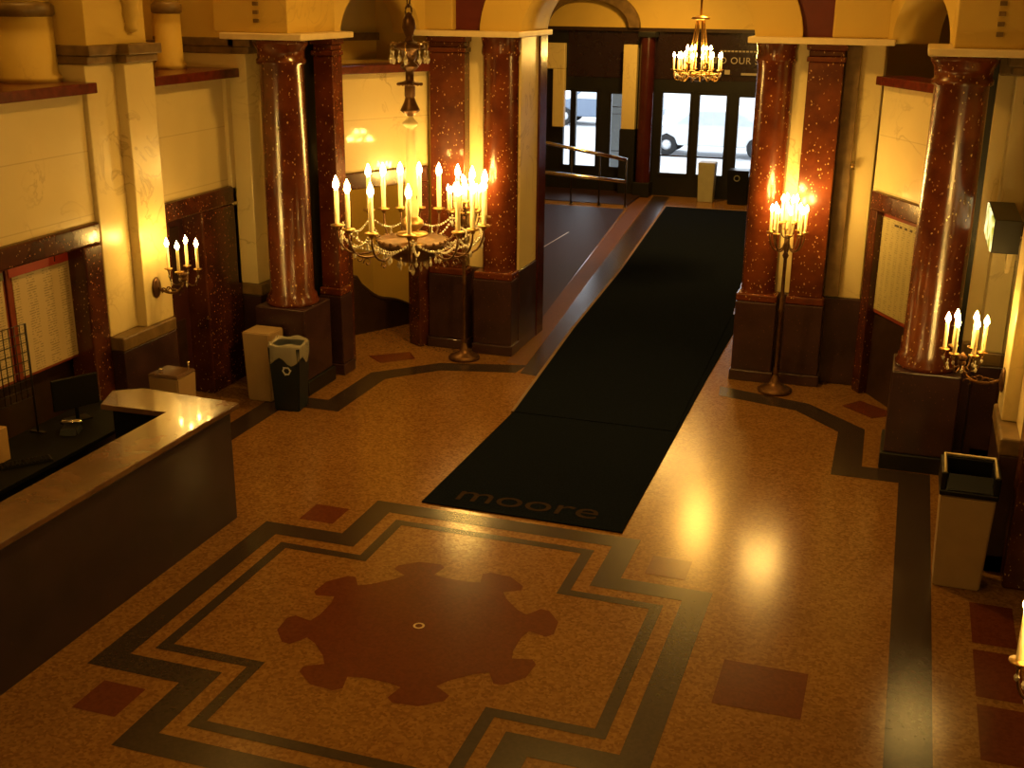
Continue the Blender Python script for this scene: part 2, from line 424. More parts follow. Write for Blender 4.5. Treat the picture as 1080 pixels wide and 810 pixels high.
panel_wall('left')
panel_wall('right')
# dark door leaves in the two far side bays
for i, (x0, x1, lab) in enumerate(((-7.94, -7.86, 'l'), (mir(-7.86)-.16, mir(-7.94)-.16, 'r'))):
    d = MB(); d.box(x0, x1, 10.98, 11.61, .02, 2.18); o = struct(d, 'door_%d' % (i+1), 'door_red_dark', .01)
    h = MB(); s_ = 1 if i == 0 else -1
    xx = x1+.03 if i == 0 else x0-.03
    h.tube([(xx, 11.2, 1.0), (xx, 11.2, 1.3)], .012, 8); h.build('door_handle', 'brass', o)
    fp = MB(); xa = (x1, x1+.015) if i == 0 else (x0-.015, x0)
    fp.box(*xa, 11.12, 11.5, .25, .95); fp.box(*xa, 11.12, 11.5, 1.35, 2.05); fp.build('door_panel', 'dark_wood', o, .008)

# return walls facing the hall, chamfers, piers, all mirrored
def poly_wall(mb, p0, p1, th, z0, z1):
    p0 = Vector(p0); p1 = Vector(p1); d = (p1-p0).normalized(); n = Vector((-d.y, d.x))*th
    mb.prism([tuple(p0), tuple(p1), tuple(p1+n), tuple(p0+n)], z0, z1)
def local(p0, p1):
    """frame with x along the wall, y out of the back, z up"""
    p0 = Vector(p0); p1 = Vector(p1); d = (p1-p0).normalized()
    return Matrix(((d.x, -d.y, 0, p0.x), (d.y, d.x, 0, p0.y), (0, 0, 1, 0), (0, 0, 0, 1)))
CHL = ((-6.75, 13.2), (-5.98, 14.55)); CHR = ((-.34, 14.55), (.43, 13.2))
def arch_band(mb, a, b, cx, z0, w, y0, y1, n=24):
    prev = None
    for i in range(n+1):
        t = math.pi*i/n
        pi = (cx-a*math.cos(t), z0+b*math.sin(t)); po = (cx-(a+w)*math.cos(t), z0+(b+w)*math.sin(t))
        cur = [mb.v(pi[0], y0, pi[1]), mb.v(po[0], y0, po[1]), mb.v(po[0], y1, po[1]), mb.v(pi[0], y1, pi[1])]
        if prev:
            for k in range(4): mb._f([prev[k], cur[k], cur[(k+1) % 4], prev[(k+1) % 4]], k in (1, 3))
        else: mb._f(cur)
        prev = cur
    mb._f(prev[::-1])
def arch_wall(mb, x0, x1, a, b, cx, z0, z1, y0, y1, n=24):
    xs = [cx-a*math.cos(math.pi*i/n) for i in range(n+1)]
    if x0 < cx-a: mb.box(x0, cx-a, y0, y1, z0, z1)
    if x1 > cx+a: mb.box(cx+a, x1, y0, y1, z0, z1)
    for i in range(n):
        za = z0+b*math.sin(math.pi*i/n); zb = z0+b*math.sin(math.pi*(i+1)/n)
        q = [mb.v(xs[i], y0, za), mb.v(xs[i+1], y0, zb), mb.v(xs[i+1], y0, z1), mb.v(xs[i], y0, z1)]
        r = [mb.v(xs[i], y1, za), mb.v(xs[i+1], y1, zb), mb.v(xs[i+1], y1, z1), mb.v(xs[i], y1, z1)]
        mb._f(q); mb._f(r[::-1]); mb._f([q[0], r[0], r[1], q[1]]); mb._f([q[3], q[2], r[2], r[3]])
ZS = 4.17
for side, ch in (('left', CHL), ('right', CHR)):
    T = local(*ch); Lc = (Vector(ch[1])-Vector(ch[0])).length
    mb = MB(); mb.T = T
    if side == 'left':
        a0, a1 = .10, Lc-.08; oz = 2.28
        mb.box(0, a0, 0, .3, 0, 2.46); mb.box(a1, Lc, 0, .3, 0, 2.46); mb.box(0, Lc, 0, .3, 2.46, 3.66)
    else:
        a0, a1 = .08, Lc-.10
        mb.box(0, a0, 0, .3, 0, 2.46); mb.box(a1, Lc, 0, .3, 0, 2.46); mb.box(0, Lc, 0, .3, 2.46, 3.66)
    struct(mb, 'wall_'+side, 'cream_marble', .004)
    mb = MB(); mb.T = T
    mb.box(-.02, Lc+.02, -.10, .32, 3.66, 3.76); struct(mb, 'trim_1', 'ledge_red', .01)
    mb = MB(); mb.T = T                                   # marble door surround
    mb.box(a0-.02, a1+.02, -.05, .2, 2.25, 2.46); mb.box(a0-.02, a0+.16, -.05, .2, 0, 2.25); mb.box(a1-.16, a1+.02, -.05, .2, 0, 2.25)
    struct(mb, 'trim_3', 'frame_marble', .015)
    # arch above with its spandrel
    am = MB(); am.T = T; c_ = Lc/2
    arch_wall(am, 0, Lc, .62, .62, c_, 4.12, HZ, .02, .5); struct(am, 'wall_'+side, 'red_paint')
    am = MB(); am.T = T; arch_band(am, .60, .60, c_, 4.12, .20, -.06, .52); struct(am, 'trim_4', 'plaster')
    # room beyond the arch
    bk = MB(); bk.T = T; bk.box(-1.2, Lc+.4, 1.7, 1.9, 3.72 if side == 'left' else 0, HZ); struct(bk, 'wall_'+side, 'plaster')
    bk = MB(); bk.T = T; bk.box(-1.0, Lc+.4, 1.62, 1.7, 3.98, 4.08); bk.box(.55 if side == 'left' else .2, .95 if side == 'left' else .6, 1.55, 1.7, 3.6, 4.0); struct(bk, 'trim_2', 'bronze_trim')
# right chamfer: dark panel filling the opening
mb = MB(); mb.T = local(*CHR); mb.box(.1, 1.45, .06, .2, 0, 2.25); struct(mb, 'wall_right', 'dark_wood')
# left chamfer: stair hall beyond the opening
sh = MB(); sh.prism([(-8.6, 14.0), (-7.29, 15.48), (-7.36, 15.56), (-8.67, 14.08)], 0, 3.72); sh.prism([(-7.29, 15.48), (-5.97, 15.60), (-5.97, 15.70), (-7.36, 15.57)], 0, 3.72)
struct(sh, 'wall_back', 'plaster')
bal = thing('stair_parapet', 'dark curved stair parapet inside the doorway behind the big chandelier', 'parapet', (0, 0, 0))
bm_ = MB(); N_ = 22
path = []
for i in range(N_+1):
    t = i/N_; u_ = .45+t*1.55
    x = -6.75-.868+.496*u_; y = 13.2+.496+.868*u_
    z = .80+.10*math.exp(-((u_-.98)/.06)**2)-.40/(1+math.exp(-(u_-1.18)*9))-.22/(1+math.exp(-(u_-1.85)*9))
    path.append((x, y, z))
for (xa, ya, za), (xb, yb, zb) in zip(path, path[1:]):
    q = [bm_.v(xa, ya, 0), bm_.v(xb, yb, 0), bm_.v(xb, yb, zb), bm_.v(xa, ya, za)]
    r = [bm_.v(xa-.07, ya+.09, 0), bm_.v(xb-.07, yb+.09, 0), bm_.v(xb-.07, yb+.09, zb), bm_.v(xa-.07, ya+.09, za)]
    bm_._f(q); bm_._f(r[::-1]); bm_._f([q[3], q[2], r[2], r[3]]); bm_._f([q[0], r[0], r[1], q[1]])
bm_.build('panel', 'dark_wood', bal)
hr = MB(); hr.tube([(x-.03, y+.04, z+.02) for x, y, z in path], .035, 8); hr.build('handrail', 'dark_wood', bal)

# front return walls between side pilaster and column
for side in ('left', 'right'):
    g = (lambda x: x) if side == 'left' else mir
    a, b_ = sorted((g(-7.08), g(-6.82)))
    mb = MB(); mb.box(a, b_, 12.80, 13.1, 0, 4.10); struct(mb, 'wall_'+side, 'near_black')  # near-black filler: the gap's darkness put into the wall colour
    a, b_ = sorted((g(-7.55), g(-7.08)))
    mb = MB(); mb.box(a, b_, 12.74, 13.1, 1.2, 4.12); struct(mb, 'wall_'+side, 'cream_pilaster', .01)
    mb = MB(); mb.box(a, b_, 12.70, 13.1, 0, 1.05); struct(mb, 'baseboard_'+side, 'dark_red_marble', .01)
    mb = MB(); mb.box(a, b_, 12.71, 13.1, 1.05, 1.2); struct(mb, 'trim_5', 'bronze_trim', .02)
    mb = MB(); mb.box(a, b_, 12.70, 13.1, 3.90, 4.08); struct(mb, 'trim_6', 'bronze_trim', .02)
    # pier block above the round column
    a, b_ = sorted((g(-7.55), g(-6.62)))
    mb = MB(); mb.box(a, b_, 12.05, 13.2, ZS, HZ); struct(mb, 'wall_'+side, 'plaster', .01)
    a, b_ = sorted((g(-7.05), g(-6.48)))
    sl = MB()
    a, b_ = sorted((g(-7.42), g(-6.40)))
    sl.box(a, b_, 11.93, 13.25, 4.10, ZS); struct(sl, 'trim_7', 'slab_cream', .012)
    orn = MB()
    for k in range(8):
        orn.box(g(-7.0)-.03, g(-7.0)+.03, 12.02, 12.06, 4.28+k*.09, 4.32+k*.09)
    struct(orn, 'trim_8', 'bronze_trim')

# round columns
def column(x, y, label, r=.26):
    t = thing('column', label, 'column', (x, y, 0))
    m_ = MB(); m_.lathe([(0, 1.05), (r+.05, 1.05), (r+.055, 1.09), (r+.03, 1.13), (r+.035, 1.16), (r, 1.2), (r, 2.4), (r-.012, 3.82), (r+.02, 3.84), (r+.02, 3.88), (r, 3.9), (r+.01, 3.99), (r+.05, 4.05), (r+.05, 4.10), (0, 4.10)], n=40)
    m_.build('shaft', 'red_marble', t)
    m_ = MB(); m_.box(-.33, .33, -.33, .33, .18, 1.05); m_.build('pedestal', 'dark_red_marble', t, .015)
    m_ = MB(); m_.box(-.36, .36, -.36, .36, 0, .18); m_.build('plinth', 'near_black', t, .01)
    return t
column(-6.85, 12.28, 'round speckled red marble column left of the big chandelier')
column(.42, 12.25, 'round speckled red marble column beside the framed listing on the right')
def pilaster_red(x0, x1, y0, y1, label, rnd=False):
    t = thing('pilaster', label, 'pilaster', ((x0+x1)/2, (y0+y1)/2, 0)); hw = (x1-x0)/2; hd = (y1-y0)/2
    m_ = MB()
    if rnd:
        m_.lathe([(hw, 1.12), (hw, 3.86), (hw+.02, 3.9), (hw+.01, 4.0), (hw+.03, 4.1)], 0, hd-.02, 24, math.pi, 2*math.pi)
        m_.box(-hw, hw, hd-.04, hd, 1.12, 4.1)
    else:
        m_.box(-hw, hw, -hd, hd, 1.12, 3.9); m_.box(-hw-.02, hw+.02, -hd-.02, hd, 3.9, 3.96); m_.box(-hw, hw, -hd, hd, 3.96, 4.03); m_.box(-hw-.03, hw+.03, -hd-.03, hd, 4.03, 4.1)
    m_.build('shaft', 'red_marble', t, .012)
    m_ = MB(); m_.box(-hw-.03, hw+.03, -hd-.03, hd, 1.02, 1.12); m_.build('base_moulding', 'red_marble', t, .02)
    m_ = MB(); m_.box(-hw-.03, hw+.03, -hd-.04, hd, .14, 1.02); m_.box(-hw-.05, hw+.05, -hd-.06, hd, 0, .14); m_.build('pedestal', 'dark_red_marble', t, .012)
    return t
pilaster_red(-6.75, -6.50, 12.86, 13.12, 'narrow flat red marble pilaster tucked behind the left round column')
pilaster_red(mir(-6.50), mir(-6.75), 12.86, 13.12, 'narrow flat red marble pilaster tucked behind the right round column')
pilaster_red(-5.93, -5.45, 14.45, 14.65, 'flat red marble pilaster behind the right half of the big chandelier')
pilaster_red(-5.25, -4.78, 14.36, 14.65, 'rounded red marble pilaster at the left edge of the entrance passage', True)
pilaster_red(-1.80, -1.36, 14.40, 14.65, 'rounded red marble pilaster at the right edge of the entrance passage', True)
pilaster_red(-1.20, -.80, 14.45, 14.65, 'flat red marble pilaster right of the torchere on the right')
# piers behind them
for side, (x0, x1) in (('left', (-5.96, -4.76)), ('right', (-1.79, -.36))):
    mb = MB(); mb.box(x0, x1, 14.66, 15.62, 1.10, 4.10); struct(mb, 'wall_'+side, 'cream_pilaster', .012)
    mb = MB(); mb.box(x0-.02, x1+.02, 14.62, 15.64, 0, 1.10); struct(mb, 'baseboard_'+side, 'dark_red_marble', .012)
    mb = MB()
    mb.box(x0-.10, x1+.10, 14.26, 15.70, 4.10, ZS); struct(mb, 'trim_7', 'slab_cream', .012)
    mb = MB(); xa = (x1-.02, x1+.03) if side == 'left' else (x0-.03, x0+.02)
    mb.box(*xa, 15.40, 15.72, 0, 4.10); struct(mb, 'trim_9', 'entry_red', .01)
for xa, xb in ((-5.98, -5.93+.0), (-.80, -.36)):
    pass
# central arch over the passage
mb = MB(); arch_wall(mb, -5.98, -.34, 1.46, .95, -3.27, 4.12, HZ, 14.55, 15.6); struct(mb, 'wall_back', 'red_paint')
mb = MB(); arch_band(mb, 1.44, .93, -3.27, 4.12, .54, 14.46, 15.62, 36); struct(mb, 'trim_4', 'plaster')

mb = MB(); mb.box(-5.99, -5.60, 14.44, 14.6, ZS, HZ); struct(mb, 'wall_left', 'plaster', .02)
mb = MB(); mb.box(-.96, -.33, 14.44, 14.6, ZS, HZ); struct(mb, 'wall_right', 'plaster', .02)
mb = MB(); mb.box(-.79, -.62, 14.60, 14.68, 1.12, 4.08); struct(mb, 'trim_13', 'bronze_trim', .005)

# near-side ceiling, back wall
mb = MB(); mb.box(-12, 2.8, -2.7, 15.6, HZ, HZ+.1); struct(mb, 'ceiling', 'plaster')
mb = MB(); mb.box(-12, 2.8, -2.8, -2.5, 0, HZ); struct(mb, 'wall_front', 'plaster')
mb = MB(); mb.box(-12, 2.8, 15.6, 28.9, 5.5, 5.6); struct(mb, 'ceiling', 'plaster')
mb = MB(); mb.box(-12.2, -12, -2.5, 28.9, 0, HZ); struct(mb, 'wall_left', 'plaster')
mb = MB(); mb.box(2.6, 2.8, -2.5, 28.9, 0, HZ); struct(mb, 'wall_right', 'plaster')
mb = MB(); mb.prism([(-1.79, 15.6), (-1.5, 15.6), (-2.6, 28.4), (-2.9, 28.4)], 0, 5.5); struct(mb, 'wall_right', 'entry_red')
mb = MB(); mb.box(-12, -8.9, 13.4, 13.6, 0, HZ); mb.box(-8.9, -8.6, 13.4, 16.9, 0, HZ); mb.box(-8.6, -6.0, 16.8, 16.95, 0, 5.5); mb.box(-6.0, -5.85, 15.6, 16.95, 0, 5.5); struct(mb, 'wall_left', 'plaster')
mb = MB(); mb.box(.9, 2.6, 13.4, 13.6, 0, HZ); mb.box(1.3, 1.5, 13.6, 17.3, 0, HZ); mb.box(-1.6, 1.4, 17.2, 17.3, 0, HZ); struct(mb, 'wall_right', 'plaster')

# ------------------------------------------------------------------ entrance wall at the end (Y = 28.5)
Y0 = 28.3
# openings (x0,x1,z0,z1)
holes = [(-8.09, -7.90, .62, 2.42), (-7.78, -7.25, .62, 2.40), (-6.90, -6.44, .62, 2.38), (-5.65, -4.98, .55, 2.44), (-4.77, -4.13, .55, 2.42), (-3.85, -3.2, .55, 2.40), (-9.07, -8.77, .7, 2.4)]
mb = MB(); prev = -12.0
for x0, x1, z0, z1 in sorted(holes):
    mb.box(prev, x0, Y0, Y0+.12, 0, 2.75); mb.box(x0, x1, Y0, Y0+.12, 0, z0); mb.box(x0, x1, Y0, Y0+.12, z1, 2.75); prev = x1
mb.box(prev, -2.5, Y0, Y0+.12, 0, 2.75)
struct(mb, 'wall_back', 'near_black')
mb = MB(); mb.box(-8.0, -2.6, Y0-.02, Y0+.14, 2.75, 3.85); struct(mb, 'wall_back', 'sign_board')
mb = MB(); mb.box(-12, -2.4, Y0, Y0+.3, 3.90, 5.6); struct(mb, 'wall_back', 'plaster')
mb = MB(); mb.box(-12, -2.4, Y0-.1, Y0+.3, 3.82, 3.90); struct(mb, 'trim_10', 'dark_wood')
mb = MB(); mb.box(-12, -8.0, Y0, Y0+.1, 2.75, 3.85); struct(mb, 'wall_back', 'near_black')
mb = MB(); mb.box(2.7, -2.4, Y0, Y0+.3, 0, 5.5) if False else mb.box(-2.5, 2.7, Y0, Y0+.3, 0, 5.6); struct(mb, 'wall_back', 'near_black')
for i, (x0, x1, z0, z1) in enumerate(sorted(holes)):
    g_ = MB(); g_.box(x0, x1, Y0+.055, Y0+.065, z0, z1); o = struct(g_, 'window_%d' % (i+1), 'pane_glass')
    fr = MB()
    fr.box(x0-.05, x0+.01, Y0-.03, Y0+.02, z0-.05, z1+.05); fr.box(x1-.01, x1+.05, Y0-.03, Y0+.02, z0-.05, z1+.05)
    fr.box(x0, x1, Y0-.03, Y0+.02, z1-.01, z1+.05); fr.box(x0, x1, Y0-.03, Y0+.02, z0-.05, z0+.01)
    fr.build('window_frame', 'near_black', o)
# push bars on the three right doors
for x0, x1 in ((-5.65, -4.98), (-4.77, -4.13)):
    pb = MB(); pb.tube([(x0-.02, Y0-.08, .98), (x1+.02, Y0-.08, .98)], .018, 8); pb.tube([(x0-.02, Y0-.08, .98), (x0-.02, Y0+.0, .98)], .014, 6); pb.tube([(x1+.02, Y0-.08, .98), (x1+.02, Y0, .98)], .014, 6)
    tag(pb.build('push_bar', 'iron'), 'dark push bar across the %s glass entrance door' % ('left' if x0 < -5 else 'middle'), 'push bar', 'push bars on the entrance doors')
# cream door surround far left, yellow and red pilasters
mb = MB(); mb.box(-8.9, -8.03, Y0-.2, Y0-.02, 2.92, 3.52); mb.box(-8.32, -8.03, Y0-.2, Y0-.02, 1.55, 2.92); struct(mb, 'trim_11', 'cream_pilaster', .02)
t = thing('pilaster', 'slim cream pilaster on a dark base between the two groups of glass doors', 'pilaster', (-6.41, Y0-.17, 0))
m_ = MB(); m_.box(-.165, .165, -.12, .12, 1.58, 3.52); m_.build('shaft', 'cream_pilaster', t, .01)
m_ = MB(); m_.box(-.19, .19, -.14, .14, 0, 1.58); m_.build('pedestal', 'near_black', t, .01)
t = thing('pilaster', 'glossy dark red pilaster left of the right hand entrance doors', 'pilaster', (-6.00, Y0-.25, 0))
m_ = MB(); m_.lathe([(.18, .35), (.18, 3.7)], 0, 0, 24); m_.build('shaft', 'entry_red', t)
m_ = MB(); m_.box(-.20, .20, -.21, .21, 0, .35); m_.build('pedestal', 'near_black', t, .01)
m_ = MB(); m_.box(-.20, .20, -.21, .21, 3.7, 3.82); m_.build('capital', 'near_black', t, .01)
# lunette arch far left above
mb = MB(); arch_band(mb, 1.0, .62, -7.5, 3.9, .25, Y0-.2, Y0, 28); struct(mb, 'trim_4', 'bronze_trim')

# lettering on the board over the doors
def text_mesh(name, s, size, mat, M_, parent=None, ext=.004, cw=1.0):
    cu = bpy.data.curves.new(name, 'FONT'); cu.body = s; cu.size = size; cu.extrude = ext; cu.space_character = cw
    o = bpy.data.objects.new(name+'_tmp', cu); COL.objects.link(o)
    dg = bpy.context.evaluated_depsgraph_get(); me = bpy.data.meshes.new_from_object(o.evaluated_get(dg))
    bpy.data.objects.remove(o); me.name = name; me.transform(M_)
    me.materials.clear(); me.materials.append(MATS[mat])
    q = bpy.data.objects.new(name, me); COL.objects.link(q)
    if parent is not None: q.parent = parent
    return q
def frame_xz(x, y, z): return Matrix(((1, 0, 0, x), (0, 0, -1, y), (0, 1, 0, z), (0, 0, 0, 1)))
t = thing('entrance_sign', 'dark board with pale raised letters above the entrance doors', 'sign', (-4.2, Y0-.03, 3.2))
m_ = MB(); m_.box(-1.15, 1.1, -.02, .005, -.32, .34); m_.build('board', 'sign_board', t)
text_mesh('lettering', 'TO OUR S', .21, 'sign_letter', frame_xz(-.30, -.022, -.06), t, .003, 1.12)
m_ = MB()
for k in range(12): m_.box(-.15+k*.085, -.15+k*.085+.06, -.026, -.02, .20, .235)
m_.build('small_line', 'sign_letter', t)
m_ = MB(); m_.box(-.02, .10, -.026, -.02, -.30, -.20); m_.build('plate', 'sign_letter', t)
m_ = MB(); m_.box(.36, .78, -.026, -.02, -.31, -.26); m_.build('plate', 'sign_letter', t)

# ------------------------------------------------------------------ ramp platform with hand rails
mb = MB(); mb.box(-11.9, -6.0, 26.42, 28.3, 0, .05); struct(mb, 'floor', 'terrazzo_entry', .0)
mb = MB(); mb.box(-11.9, -6.0, 26.36, 26.42, 0, .055); struct(mb, 'trim_12', 'rail_metal')
t = thing('handrail', 'pair of sloping metal rails on posts beside the ramp, left of the doors', 'handrail', (-6.0, 26.32, 0))
for za, zb in ((1.08, 1.38), (.59, .70)):
    m_ = MB(); m_.tube([(0, 0, za), (-2.0, 0, zb), (-4.2, 0, zb+(zb-za)*1.1)], .042, 14); m_.build('rail', 'rail_metal', t)
for k, x in enumerate((-.01, -.63, -1.3, -2.4, -3.6)):
    zt = 1.08+.15*(-x)
    m_ = MB(); m_.tube([(x, 0, .0), (x, 0, zt)], .02, 8); m_.lathe([(0, .0), (.05, .0), (.05, .012), (0, .012)], x, 0, 12); m_.build('post', 'iron', t)

# ------------------------------------------------------------------ carpet
t = thing('carpet_runner', 'long black carpet runner leading from the pattern to the entrance doors', 'carpet', (0, 0, 0))
ra = MB()
ra.prism([(-4.03, 9.5), (-2.07, 9.48), (-2.10, 14.2), (-2.10, 17.5), (-2.45, 17.6), (-4.12, 13.4), (-4.01, 12.33)], .004, .014); ra.build('front_mat', 'carpet', t)
rb = MB()
rb.prism([(-4.00, 12.20), (-2.12, 12.20), (-2.26, 17.5), (-3.0, 26.75), (-5.13, 26.7), (-4.56, 19.9), (-4.32, 16.0)], .0145, .022); rb.build('long_runner', 'carpet', t)
ed = MB()
pe = [(-4.00, 12.20), (-4.32, 16.0), (-4.56, 19.9), (-5.13, 26.7)]
for (xa, ya), (xb, yb) in zip(pe, pe[1:]): ed.prism([(xa-.035, ya), (xa, ya), (xb, yb), (xb-.045, yb)], .004, .024)
ed.prism([(-5.17, 26.7), (-3.0, 26.75), (-3.0, 26.82), (-5.17, 26.77)], .004, .024)
ed.build('border', 'carpet_edge', t)
text_mesh('lettering', 'moore', .52, 'carpet_letter', Matrix.Translation((-3.78, 9.66, .0145)) @ Matrix.Diagonal((1.0, .86, 1, 1)), t, .0008, 1.0)

# ------------------------------------------------------------------ counter
t = thing('counter', 'long L shaped marble topped counter in the lower left', 'counter', (0, 0, 0))
m_ = MB(); m_.prism([(-5.92, -1.5), (-5.45, -1.5), (-5.45, 8.70), (-6.50, 8.76), (-6.72, 8.60), (-6.58, 8.24), (-5.92, 8.26)], 1.05, 1.10); m_.build('worktop', 'counter_marble', t, .006)
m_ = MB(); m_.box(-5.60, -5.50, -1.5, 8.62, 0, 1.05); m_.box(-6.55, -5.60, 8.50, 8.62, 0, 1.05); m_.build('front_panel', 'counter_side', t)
m_ = MB(); m_.box(-5.88, -5.60, -1.5, 8.30, 0, 1.05); m_.box(-6.5, -5.6, 8.3, 8.5, 0, 1.05); m_.build('back_panel', 'dark_desk', t)
t = thing('work_desk', 'low dark work desk behind the counter against the left wall', 'desk', (-7.0, 6.8, 0))
m_ = MB(); m_.box(-.40, .35, -3.8, 2.35, .72, .76); m_.build('desk_top', 'dark_desk', t, .005)
m_ = MB(); m_.box(-.37, .30, -3.7, 2.3, 0, .72); m_.build('cabinet', 'near_black', t)
# things on the desk
t = thing('cardboard_box', 'tan printed box on the dark desk at the left edge', 'box', (-7.10, 7.42, .76), .03)
m_ = MB(); m_.box(-.27, .06, -.17, .17, 0, .30); m_.build('carton', 'box_card', t, .006)
m_ = MB(); m_.box(-.26, .05, -.178, -.172, .13, .145); m_.box(-.12, -.05, -.178, -.172, .09, .20); m_.build('printed_mark', 'red_frame', t)
m_ = MB(); m_.tube([(.068, -.165, 0), (.068, -.165, .31)], .008, 6); m_.ball((.068, -.165, .315), .014, 6); m_.build('corner_rod', 'rail_metal', t)
t = thing('monitor', 'black flat monitor on the desk below the red headed listing', 'monitor', (-7.15, 8.62, .76), math.radians(62))
m_ = MB(); m_.box(-.22, .22, -.015, .015, .12, .42); m_.build('screen', 'black_plastic', t, .006)
m_ = MB(); m_.tube([(0, .01, .01), (0, .01, .2)], .02, 8); m_.box(-.11, .11, -.07, .08, 0, .012); m_.build('stand', 'black_plastic', t)
t = thing('telephone', 'small dark desk telephone with a pale handset glint', 'telephone', (-6.98, 8.30, .76), .4)
m_ = MB(); m_.taper(0, 0, 0, .06, .17, .2, .14, .16, .008); m_.build('body', 'black_plastic', t)
m_ = MB(); m_.tube([(-.09, .05, .07), (-.08, .05, .09), (.08, .05, .09), (.09, .05, .07)], .018, 8); m_.build('handset', 'rail_metal', t)
t = thing('keyboard', 'thin dark keyboard lying on the desk near the counter', 'keyboard', (-6.85, 7.55, .76), .9)
m_ = MB(); m_.taper(0, 0, 0, .02, .42, .15, .41, .14, .003); m_.build('body', 'black_plastic', t)
m_ = MB()
for i in range(12):
    for j in range(4): m_.box(-.19+i*.032, -.19+i*.032+.026, -.06+j*.03, -.06+j*.03+.024, .02, .026)
m_.build('keys', 'dark_desk', t)
# wire grid rack
t = thing('wire_rack', 'dark wire grid rack standing before the listings at the left edge', 'rack', (-7.28, 8.0, .76), math.radians(86))
m_ = MB()
for i in range(8): m_.tube([(-.26+i*.066, 0, .35), (-.26+i*.066, 0, 1.03)], .005, 5)
for j in range(9): m_.tube([(-.26, 0, .35+j*.085), (.20, 0, .35+j*.085)], .005, 5)
m_.build('grid', 'iron', t)
for x in (.205, -.265):
    m_ = MB(); m_.tube([(x, 0, 0), (x, 0, 1.03)], .011, 6); m_.box(x-.02, x+.02, -.08, .08, 0, .012); m_.build('stand', 'iron', t)
# listings in the box office bay
t = thing('listing_board', 'tall pale event listing with red header and red frame on the left wall', 'notice board', (-7.82, 9.08, 0))
m_ = MB(); m_.box(-.02, .01, -.43, .47, 1.05, 2.20); m_.build('frame', 'red_frame', t, .006)
m_ = MB(); m_.box(.01, .016, -.36, .45, 1.08, 2.05); o_ = m_.build('paper', 'listing_paper', t)
m_ = MB(); m_.box(.01, .018, -.40, .45, 2.05, 2.17); m_.build('header', 'red_header', t)
m_ = MB(); m_.box(.018, .03, .22, .235, 2.08, 2.19); m_.build('clip', 'rail_metal', t)
t = thing('listing_board', 'pale listing with a grey green top strip, cut by the left edge', 'notice board', (-7.82, 8.15, 0))
m_ = MB(); m_.box(-.02, .01, -.5, .47, 1.05, 2.16); m_.build('frame', 'red_frame', t, .006)
m_ = MB(); m_.box(.01, .016, -.46, .44, 1.08, 2.05); m_.build('paper', 'listing_paper', t)
m_ = MB(); m_.box(.01, .03, -.46, .44, 2.05, 2.12); m_.build('header', 'green_grey', t)
# framed listing in the right chamfer
T = local(*CHR)
t = bpy.data.objects.new('framed_listing', None); COL.objects.link(t); t.matrix_world = T @ Matrix.Translation((.68, .05, 0))
tag(t, 'pale framed schedule in the red marble surround beside the right round column', 'notice board')
m_ = MB(); m_.box(-.47, .50, -.01, .02, 1.03, 2.26); m_.build('frame', 'red_frame', t, .008)
m_ = MB(); m_.box(-.43, .47, -.018, -.01, 1.08, 2.19); m_.build('paper', 'listing_paper_angled', t)
m_ = MB()
for k, w_ in enumerate((.09, .05, .05, .05, .10)): m_.box(-.15+k*.115, -.15+k*.115+w_, -.022, -.018, 2.12, 2.145)
m_.build('title_line', 'dark_wood', t)

# lit box sign on the right wall
t = thing('box_sign', 'dark box sign with a glowing yellow green face high on the right wall', 'sign', (.9, 11.72, 2.45))
m_ = MB(); m_.box(-.10, .13, -.53, .53, 0, .30); m_.build('housing', 'near_black', t, .006)
m_ = MB(); m_.box(-.112, -.10, -.52, .52, .01, .29); m_.build('face', 'lit_sign', t)
m_ = MB(); m_.taper(.10, .0, -.28, 0, .03, .04, .06, .22); m_.build('bracket', 'ivory', t)
m_ = MB(); m_.box(.12, .30, -.05, .05, .08, .2); m_.build('wall_mount', 'dark_wood', t)

# niche columns above the left ledges
for k, (y, lab) in enumerate(((9.65, 'yellow round column behind the red ledge in the upper left corner'), (12.0, 'slim yellow round column behind the red ledge, second from the left edge'))):
    t = thing('niche_column', lab, 'column', (-8.12, y, 3.76)); r = .27 if k == 0 else .15
    m_ = MB(); m_.lathe([(0, 0), (r+.03, 0), (r+.03, .05), (r, .08), (r*.97, .60), (0, .60)], n=28); m_.build('shaft', 'plaster', t)
    m_ = MB(); m_.lathe([(r*.97, .60), (r+.02, .62), (r+.02, .70), (r-.02, .73), (0, .73)], n=28); m_.build('capital', 'bronze_trim', t)
    m_ = MB(); m_.lathe([(0, .731), (r-.02, .731), (r-.02, 2.0), (0, 2.0)], n=28); m_.build('upper_drum', 'plaster', t)

